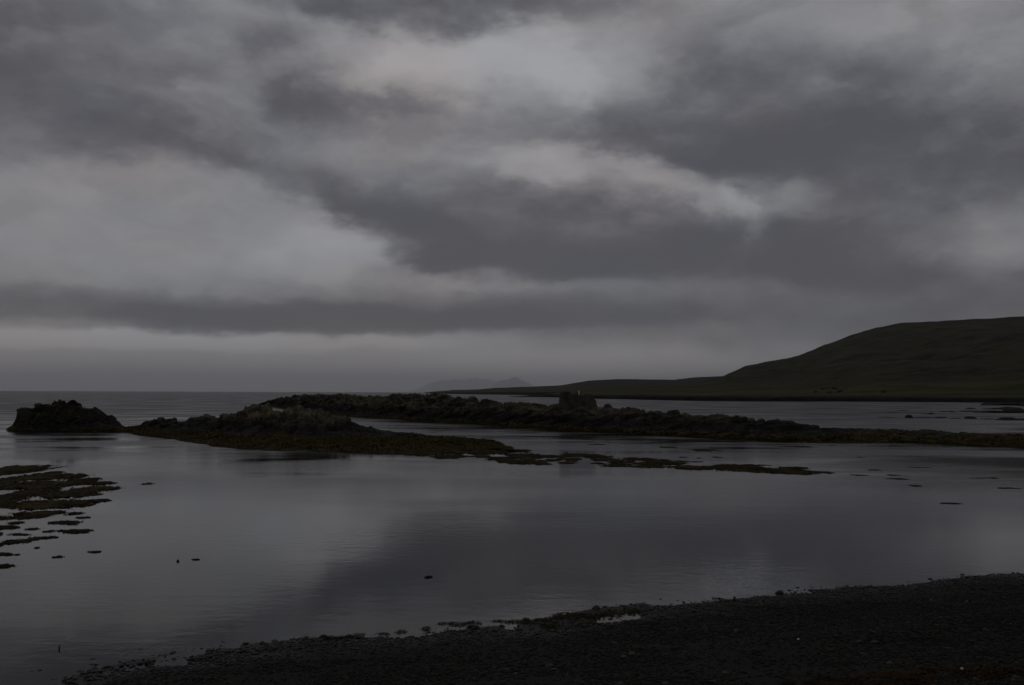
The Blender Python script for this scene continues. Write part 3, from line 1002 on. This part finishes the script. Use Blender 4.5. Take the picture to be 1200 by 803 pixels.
# the trailing band from the reef's seaweed skirt across the bay
rg = np.random.default_rng(909)
bx = [470, 520, 560, 600, 650, 720, 800, 880, 960, 975]
bu = [528, 527, 525, 525.5, 530, 536, 541, 545.5, 550, 551.5]
bl = [534, 537, 540, 543, 544, 546.5, 550, 553.5, 556, 555]
for k in range(120):
    px = 470 + 505 * (rg.uniform() ** 1.0)
    u_, l_ = np.interp(px, bx, bu), np.interp(px, bx, bl)
    v = rg.beta(1.6, 1.3)
    py = u_ + (l_ - u_) * v
    wp = rg.uniform(10, 42) * (1.0 if px < 900 else 0.8)
    hp = rg.uniform(1.2, 3.0) * (1.25 if px < 700 else 1.0)
    lab = ('brown seaweed raft in the band trailing off the near reef', 'rafts in the trailing band') if px < 720 else \
          ('olive seaweed raft in the thin far tail of the trailing band', 'rafts in the tail of the trailing band')
    weed_patch(px, py, wp, hp, *lab)
for (px, py, wp, hp) in [(830, 527.5, 42, 2.2), (822, 528.5, 18, 2.0), (842, 536, 12, 2), (800, 541, 40, 2.4), (935, 523.5, 32, 2.2), (800, 536, 11, 1.6), (818, 537, 7, 1.4), (878, 545, 18, 2.6),
                         (896, 545.3, 14, 2), (785, 524.5, 26, 2.4), (1007, 557, 16, 1.6), (1027, 551, 16, 1.6), (1046, 556.8, 15, 1.8), (1052, 561.4, 22, 2.2), (1072, 569.3, 15, 2),
                         (1162, 560.3, 11, 1.8), (1148, 560.4, 16, .9), (1183, 572.2, 22, 2.4), (1116, 590.2, 30, 2.4), (1078, 548, 20, 1.4), (1010, 536, 10, 1), (975, 522, 8, 1), (700, 521, 20, 1.5)]:
    weed_patch(px, py, wp, hp * 0.75, 'seaweed raft lying alone between the ridge, its spit and the open bay', 'scattered rafts off the spit', 0.5)


# seaweed cover on the reefs: short fronds all over the low rock, one part of each reef
def weed_cover(reef, g, n, zmin, zmax, seed, sx=None):
    X, Y, Z = g
    rg = np.random.default_rng(seed)
    i = rg.integers(0, X.shape[0] - 1, n * 6)
    j = rg.integers(0, X.shape[1] - 1, n * 6)
    fi, fj = rg.uniform(size=n * 6), rg.uniform(size=n * 6)
    def lerp(A):
        return (A[i, j] * (1 - fi) + A[i + 1, j] * fi) * (1 - fj) + (A[i, j + 1] * (1 - fi) + A[i + 1, j + 1] * fi) * fj
    x, y, z = lerp(X), lerp(Y), lerp(Z)
    ok = (z > zmin) & (z < zmax + 0.25 * fbm(x / 3, y / 3, 3, 4))
    x, y, z = x[ok][:n], y[ok][:n], z[ok][:n]
    n = len(x)
    th = rg.uniform(0, 2 * math.pi, n)
    ln = rg.uniform(0.14, 0.42, n)
    wd = rg.uniform(0.05, 0.12, n)
    hh = rg.uniform(0.04, 0.18, n) * np.clip(z / 0.25, 0.25, 1)
    c_, s_ = np.cos(th), np.sin(th)
    # arched frond: root pair, middle pair, tip pair
    Vv = np.zeros((n, 6, 3))
    for q, (t, w, h) in enumerate(((0, .6, 0.0), (0.5, 1.0, 1.0), (1.0, .5, 0.15))):
        for e, sg in enumerate((-1, 1)):
            Vv[:, q * 2 + e, 0] = x + c_ * ln * (t - .5) - s_ * wd * w * sg
            Vv[:, q * 2 + e, 1] = y + s_ * ln * (t - .5) + c_ * wd * w * sg
            Vv[:, q * 2 + e, 2] = z + hh * h + 0.01
    base = (np.arange(n) * 6)[:, None]
    Fq = np.concatenate([base + np.array([[0, 2, 3, 1]]), base + np.array([[2, 4, 5, 3]])])
    o = link('seaweed_cover', mk_mesh('seaweed_cover', Vv.reshape(-1, 3), Fq), M_COVER, reef, kind='stuff')
    return o


weed_cover(reefB, gB, 26000, 0.0, 0.50, 31)
weed_cover(reefC, gC, 24000, 0.0, 0.42, 32)
weed_cover(reefA, gA, 1500, 0.0, 0.22, 33)

# ------------------------------------------------------------------ beach
SHORE = [(-300, 828), (-150, 812), (0, 800), (100, 786), (200, 769), (300, 758.5), (400, 749.5), (500, 740), (540, 737), (600, 734), (640, 731), (700, 719), (800, 706.5), (900, 697.5), (1000, 688.5), (1100, 681), (1200, 674.5), (1350, 664), (1500, 655)]
sp = np.array([tuple(at_z(a, b))[:2] for a, b in SHORE])


def shore_s(x, y):
    """metres inland from the waterline"""
    return (np.interp(x, sp[:, 0], sp[:, 1]) - y) * 0.95 + np.where(x > sp[-1, 0], (x - sp[-1, 0]) * -0.35, 0)


def beach_z(x, y):
    s = shore_s(x, y)
    left = smoothstep(-2.0, -6.5, x)
    z = np.where(s < 0, s * 0.10, 0.075 * s + 0.0075 * np.clip(s, 0, 9) ** 2)
    z = np.where(s > 9, 0.075 * s + 0.0075 * 81 + 0.05 * (s - 9), z)
    z = np.minimum(z, 2.35 + 0.02 * fbm(x, y, 2, 3))
    z = z - left * (0.06 * np.exp(-((s - 0.55) / 0.6) ** 2) - 0.05 * fbm(x / 0.5, y / 0.5, 4, 29) * np.exp(-((s - 0.4) / 0.9) ** 2))
    # shelf, bar and pools just above the waterline in the middle of the beach
    midp = smoothstep(-0.2, 0.9, x) * (1 - smoothstep(2.0, 3.0, x))
    z = z + midp * (0.055 * np.exp(-((s + 0.15) / 0.28) ** 2) - (0.045 + 0.075 * fbm(x / 0.9, y / 2.0, 3, 23)) * np.exp(-((s - 0.55) / 0.33) ** 2))
    # storm berm
    b = smoothstep(1.5, 7, x)
    z = z + b * 0.12 * np.exp(-((s - 4.8 - 0.25 * np.sin(x * 0.5)) / 0.6) ** 2) - b * 0.05 * np.exp(-((s - 6.0) / 0.6) ** 2)
    z = z + 0.045 * fbm(x / 1.6, y / 1.1, 4, 17) + 0.022 * fbm(x / 0.35, y / 0.35, 3, 19) * np.clip(1.3 - np.abs(s) * 0.25, 0.4, 1)
    return z


def axis(lo, hi, step, out_lo, out_hi, n):
    a = np.arange(lo, hi, step)
    return np.concatenate([lo - np.geomspace(step, lo - out_lo, n)[::-1], a, a[-1] + np.geomspace(step, out_hi - a[-1], n)])


ax = axis(-9.5, 15.5, 0.065, -90, 110, 34)
ay = axis(5.5, 23.0, 0.065, -40, 60, 34)
GX, GY = np.meshgrid(ax, ay)
GZ = beach_z(GX, GY)
GZ = np.maximum(GZ, -2.5)
beach = link('beach', mk_mesh('beach', np.stack([GX, GY, GZ], -1).reshape(-1, 3), grid_faces(len(ay), len(ax)), True), M_BEACH, kind='structure')
beach['label'] = 'dark gravel beach sloping down to the bay'

# pebbles: far too many to count
rg = np.random.default_rng(2024)
N = 190000
x = rg.uniform(-9.5, 16, N)
s = rg.uniform(-0.9, 8.5, N) ** 1.0
y = np.interp(x, sp[:, 0], sp[:, 1]) - s / 0.95
inview = (np.abs(x) < y * 0.62 + 1.4) & (y > 7.2)
x, y, s = x[inview], y[inview], s[inview]
keep = rg.uniform(size=len(x)) < np.clip(0.55 + 0.9 * fbm(x / 1.5, y / 0.8, 4, 71), 0.12, 1)
keep &= (s > 0.1) | (rg.uniform(size=len(x)) < 0.30)
x, y, s = x[keep][:78000], y[keep][:78000], s[keep][:78000]
n = len(x)
z = beach_z(x, y)
rad_ = np.exp(rg.normal(math.log(0.0145), 0.40, n)).clip(0.007, 0.045)
stretch = rg.uniform(0.75, 1.4, (n, 3)) * np.array([1.1, 1.0, 0.62])
BV, BF = I0
rot = rg.uniform(0, 2 * math.pi, n)
jit = rg.uniform(0.78, 1.22, (n, len(BV)))
PV = BV[None] * jit[:, :, None] * (rad_[:, None] * stretch)[:, None, :]
c_, s_ = np.cos(rot)[:, None], np.sin(rot)[:, None]
PX = PV[:, :, 0] * c_ - PV[:, :, 1] * s_ + x[:, None]
PY = PV[:, :, 0] * s_ + PV[:, :, 1] * c_ + y[:, None]
PZ = PV[:, :, 2] + (z + rad_ * 0.15)[:, None]
Vp = np.stack([PX, PY, PZ], -1).reshape(-1, 3)
Fp = (BF[None] + (np.arange(n) * len(BV))[:, None, None]).reshape(-1, 3)
pme = mk_mesh('pebbles', Vp, Fp, True)
tone = np.clip(rg.beta(1.7, 2.2, n) + 0.12 * fbm(x / 2, y / 1.2, 3, 5), 0, 1) ** 1.1
col = np.repeat(np.stack([tone, tone, tone, np.ones(n)], -1), len(BV), axis=0)
att = pme.color_attributes.new('tone', 'FLOAT_COLOR', 'POINT')
att.data.foreach_set('color', col.astype(np.float32).ravel())
link('pebbles', pme, M_PEBBLE, kind='stuff', label='dark mixed gravel and pebbles covering the beach', category='gravel')

# single stones along the water's edge
stone_meshes = []
for s_i in range(6):
    V, Fq = rock_shape(700 + s_i, 2, 8, 0.06)
    stone_meshes.append(mk_mesh('stone', V, Fq, True))
    stone_meshes[-1].materials.append(M_STONE)
rg = np.random.default_rng(55)
made = 0
while made < 130:
    px = rg.uniform(-40, 1240) if made % 3 else rg.uniform(20, 330)
    yy = np.interp(px, [a for a, b in SHORE], [b for a, b in SHORE])
    off = rg.normal() * (9 if px < 330 else 3.2) - (3 if px < 330 else 1.5)
    p = at_z(px, yy + off)
    zb = float(beach_z(np.array([p.x]), np.array([p.y]))[0])
    if zb < (-0.06 if px < 330 else -0.10):
        continue
    r_ = float(np.exp(rg.normal(math.log(0.034), 0.42)))
    r_ = min(r_, 0.055 if px < 330 else 0.09)
    lab = ('dark stone in the shallows where the beach runs flat into the bay', 'stones in the flat shallows') if px < 330 else \
          ('dark wet stone on the waterline of the steeper gravel beach', "stones along the gravel waterline")
    sz_ = 'pebble-sized' if r_ < 0.033 else 'fist-sized' if r_ < 0.05 else 'larger'
    lab = (sz_ + ' ' + lab[0], sz_ + ' ' + lab[1])
    put_rock('stone', stone_meshes[made % 6], (p.x, p.y, max(zb, -0.03) + r_ * 0.12), (r_ * rg.uniform(.9, 1.5), r_ * rg.uniform(.8, 1.2), r_ * rg.uniform(.5, .85)),
             rg.uniform(0, 6), lab[0], 'stone', lab[1])
    made += 1
# larger stones up the beach
for k in range(28):
    px, py = rg.uniform(640, 1230), rg.uniform(735, 812)
    p = at_z(px, py, 0.5)
    for _ in range(4):
        zb = float(beach_z(np.array([p.x]), np.array([p.y]))[0])
        p = at_z(px, py, zb)
    r_ = rg.uniform(0.025, 0.06)
    put_rock('stone', stone_meshes[k % 6], (p.x, p.y, zb + r_ * 0.2), (r_ * rg.uniform(.9, 1.6), r_, r_ * rg.uniform(.5, .8)), rg.uniform(0, 6),
             ('egg-sized' if r_ < 0.05 else 'fist-sized' if r_ < 0.065 else 'larger') + ' grey stone lying among the gravel up the beach', 'stone',
             ('egg-sized' if r_ < 0.05 else 'fist-sized' if r_ < 0.065 else 'larger') + ' stones up the beach')


def on_beach(px, py):
    p = at_z(px, py, 0.4)
    for _ in range(6):
        zb = float(beach_z(np.array([p.x]), np.array([p.y]))[0])
        p = at_z(px, py, zb)
    return p


qz = mk_mesh('stone', *rock_shape(777, 2, 8, 0.06), True)
qz.materials.append(M_QUARTZ)
for (px, py, r_, lab) in [(936, 751, 0.024, 'tiny bright white pebble alone on the dark gravel'), (1128, 786, 0.026, 'small pale stone at the edge of the beached wrack'),
                          (1152, 784.5, 0.030, 'flat pale stone beside the beached wrack')]:
    p = on_beach(px, py)
    o = put_rock('stone', qz, (p.x, p.y, p.z + r_ * 0.6), (r_ * (1.7 if 'flat' in lab else 1.0), r_, r_ * 0.7), 0.4, lab, 'stone')

# beached wrack: tangles of orange-brown fronds, bottom right, and dark tangles on the waterline
tangles = []
for t_i in range(5):
    rv, rf = ribbons(70, 0.8, 0.55, 0.045, 0.16, 820 + t_i, None, 5)
    me = bpy.data.meshes.new('wrack_tangle')
    me.from_pydata(rv, [], rf)
    me.materials.append(M_WRACK)
    tangles.append(me)
dark_tangles = []
for me in tangles:
    m2 = me.copy()
    m2.materials.clear()
    m2.materials.append(M_WEED)
    dark_tangles.append(m2)
rg = np.random.default_rng(66)
for k in range(40):
    px = 900 + 320 * rg.uniform() ** 0.8
    py = np.interp(px, [880, 1000, 1200, 1230], [803, 797, 785, 782]) + abs(rg.normal()) * 9
    p = on_beach(px, py)
    sc_ = rg.uniform(0.08, 0.24)
    o = put_rock('wrack_tangle', tangles[k % 5], (p.x, p.y, p.z + 0.01), (sc_ * 1.3, sc_, sc_ * 0.8), rg.uniform(0, 6),
                 ('small scrap' if sc_ < 0.13 else 'tangle' if sc_ < 0.19 else 'big heap') + ' of red-brown wrack stranded high on the gravel', 'seaweed',
                 ('small scraps' if sc_ < 0.13 else 'tangles' if sc_ < 0.19 else 'big heaps') + ' of wrack high on the beach')
EDGE = [(518, 731, 8), (535, 732, 14), (551, 730, 10), (562, 731, 6), (586, 728.5, 10), (603, 729, 12), (618, 730, 14), (640, 729, 12), (655, 726, 16), (668, 725, 16), (684, 724, 14), (698, 723, 16), (713, 720, 16),
        (728, 719, 12), (742, 717, 14), (646, 736, 16), (690, 736, 18), (500, 737, 10), (842, 707, 10), (860, 706, 12), (470, 741, 10), (450, 743, 8), (380, 750, 12), (360, 752, 14), (400, 748, 8)]
for k, (px, py, wp) in enumerate(EDGE):
    p = at_z(px, py)
    zb = max(0.0, float(beach_z(np.array([p.x]), np.array([p.y]))[0]))
    w = wp / F * p.y
    put_rock('wrack_tangle', dark_tangles[k % 5], (p.x, p.y, zb + 0.005), (w * .7, w * 1.1, w * 0.55), k * 1.1,
             'dark seaweed tangle washed up along the water edge', 'seaweed', 'dark tangles along the water edge')
for k, (px, py) in enumerate([(398, 748.5), (412, 747.5), (386, 750)]):
    p = on_beach(px, py)
    put_rock('wrack_tangle', tangles[k], (p.x, p.y, p.z + 0.01), (0.2, 0.14, 0.12), k * 1.4,
             'orange-brown wrack scrap on the waterline of the mid beach', 'seaweed', 'orange scraps on the waterline')

# ------------------------------------------------------------------ small floating things
p = at_z(208.5, 658)
V, Fq = I2
fl = bpy.data.objects.new('net_float', None)
COL.objects.link(fl)
fl.location = (p.x, p.y, 0.0)
fl['label'] = 'small round dark net float on the calm bay'
fl['category'] = 'float'
T = new_mat('dark_plastic')
nA, _ = T.noise(T.pos, 20.0, 4, 0.6)
T.link(T.mix(nA, (0.012, 0.012, 0.012), (0.035, 0.032, 0.028)), T.bs.inputs['Base Color'])
T.bs.inputs['Roughness'].default_value = 0.5
M_PLASTIC = T.m
link('ball', mk_mesh('ball', V * np.array([0.034, 0.034, 0.030]) + np.array([0, 0, 0.012]), Fq, True), M_PLASTIC, fl)
a = np.linspace(0, 2 * math.pi, 10, endpoint=False)
lv = [(0.02 * math.cos(q), 0.006 * k, 0.055 + 0.016 * math.sin(q)) for q in a for k in (-1, 1)]
lf = [(2 * i, 2 * ((i + 1) % 10), 2 * ((i + 1) % 10) + 1, 2 * i + 1) for i in range(10)]
link('eyelet', mk_mesh('eyelet', lv, lf), M_PLASTIC, fl)

p = at_z(69, 760.5)
st = bpy.data.objects.new('driftwood_stick', None)
COL.objects.link(st)
st.location = (p.x, p.y, 0)
st['label'] = 'short dark stick poking up out of the shallow water'
st['category'] = 'stick'
def tube(pts, rads, k=7):
    Vs, Fs = [], []
    for (q, r_) in zip(pts, rads):
        for i in range(k):
            t = 2 * math.pi * i / k
            Vs.append((q[0] + r_ * math.cos(t), q[1] + r_ * math.sin(t), q[2]))
    for j in range(len(pts) - 1):
        for i in range(k):
            Fs.append((j * k + i, j * k + (i + 1) % k, (j + 1) * k + (i + 1) % k, (j + 1) * k + i))
    return mk_mesh('stick', Vs, Fs, True)
link('stem', tube([(0, 0, -0.15), (0.004, 0, 0.0), (0.01, 0, 0.04), (0.018, 0, 0.066)], [0.014, 0.013, 0.010, 0.005]), M_WOOD, st)
link('twig', tube([(0.003, 0, 0.02), (-0.02, 0, 0.04), (-0.05, 0.0, 0.045)], [0.008, 0.006, 0.003]), M_WOOD, st)

# ------------------------------------------------------------------ shrubs on the field below the hill
def shrub_mesh(seed):
    rg = np.random.default_rng(seed)
    Vs, Fs = [], []
    cl = rg.normal(size=(9, 3)) * np.array([0.45, 0.4, 0.25]) + np.array([0, 0, 0.62])
    for k in range(420):
        c_ = cl[k % 9]
        d = rg.normal(size=3)
        d /= np.linalg.norm(d)
        q = c_ + d * 0.34 * rg.uniform(.5, 1) ** .5
        u_, v_ = rg.normal(size=3) * 0.09, rg.normal(size=3) * 0.09
        b = len(Vs)
        Vs += [tuple(q - u_), tuple(q + v_), tuple(q + u_), tuple(q - v_)]
        Fs.append((b, b + 1, b + 2, b + 3))
    return mk_mesh('crown', Vs, Fs)


crowns = [shrub_mesh(950 + i) for i in range(3)]
trunk_me = tube([(0, 0, -0.1), (0.02, 0, 0.3), (0.0, 0.02, 0.7)], [0.06, 0.045, 0.02])
for k, (px, fr, sz) in enumerate([(965, .22, 4.2), (972, .15, 3.4), (979, .24, 4.0), (985, .17, 4.6), (991, .26, 3.6), (956, .19, 3.2), (1037, .16, 3.8)]):
    p = hill_point(px, fr)
    r0 = bpy.data.objects.new('shrub', None)
    COL.objects.link(r0)
    r0.location = p
    r0.scale = (sz, sz, sz * 0.8)
    r0.scale = r0.scale * 0.5
    r0['label'] = 'small dark shrub on the green field under the hill'
    r0['category'] = 'shrub'
    r0['group'] = 'shrubs on the shore field'
    link('crown', crowns[k % 3], M_LEAF, r0)
    link('trunk', trunk_me, M_WOOD, r0)

# ------------------------------------------------------------------ sea haze
HB = 95000.0
hv = [(sx * HB, sy * HB, zz) for zz in (-4.0, 1600.0) for sx, sy in ((-1, -1), (1, -1), (1, 1), (-1, 1))]
hz = mk_mesh('haze', hv, BOXF)
hm = bpy.data.materials.new('sea_haze')
hm.use_nodes = True
T = NT(hm.node_tree)
out = T.n('ShaderNodeOutputMaterial')
pv = T.n('ShaderNodeVolumePrincipled')
pv.inputs['Color'].default_value = (0.94, 0.96, 1.0, 1)
pv.inputs['Density'].default_value = 3.2e-5
pv.inputs['Anisotropy'].default_value = 0.55
T.link(pv.outputs[0], out.inputs['Volume'])
haze = link('haze', hz, hm, kind='stuff')
haze['label'] = 'thin pale sea haze over the whole bay'
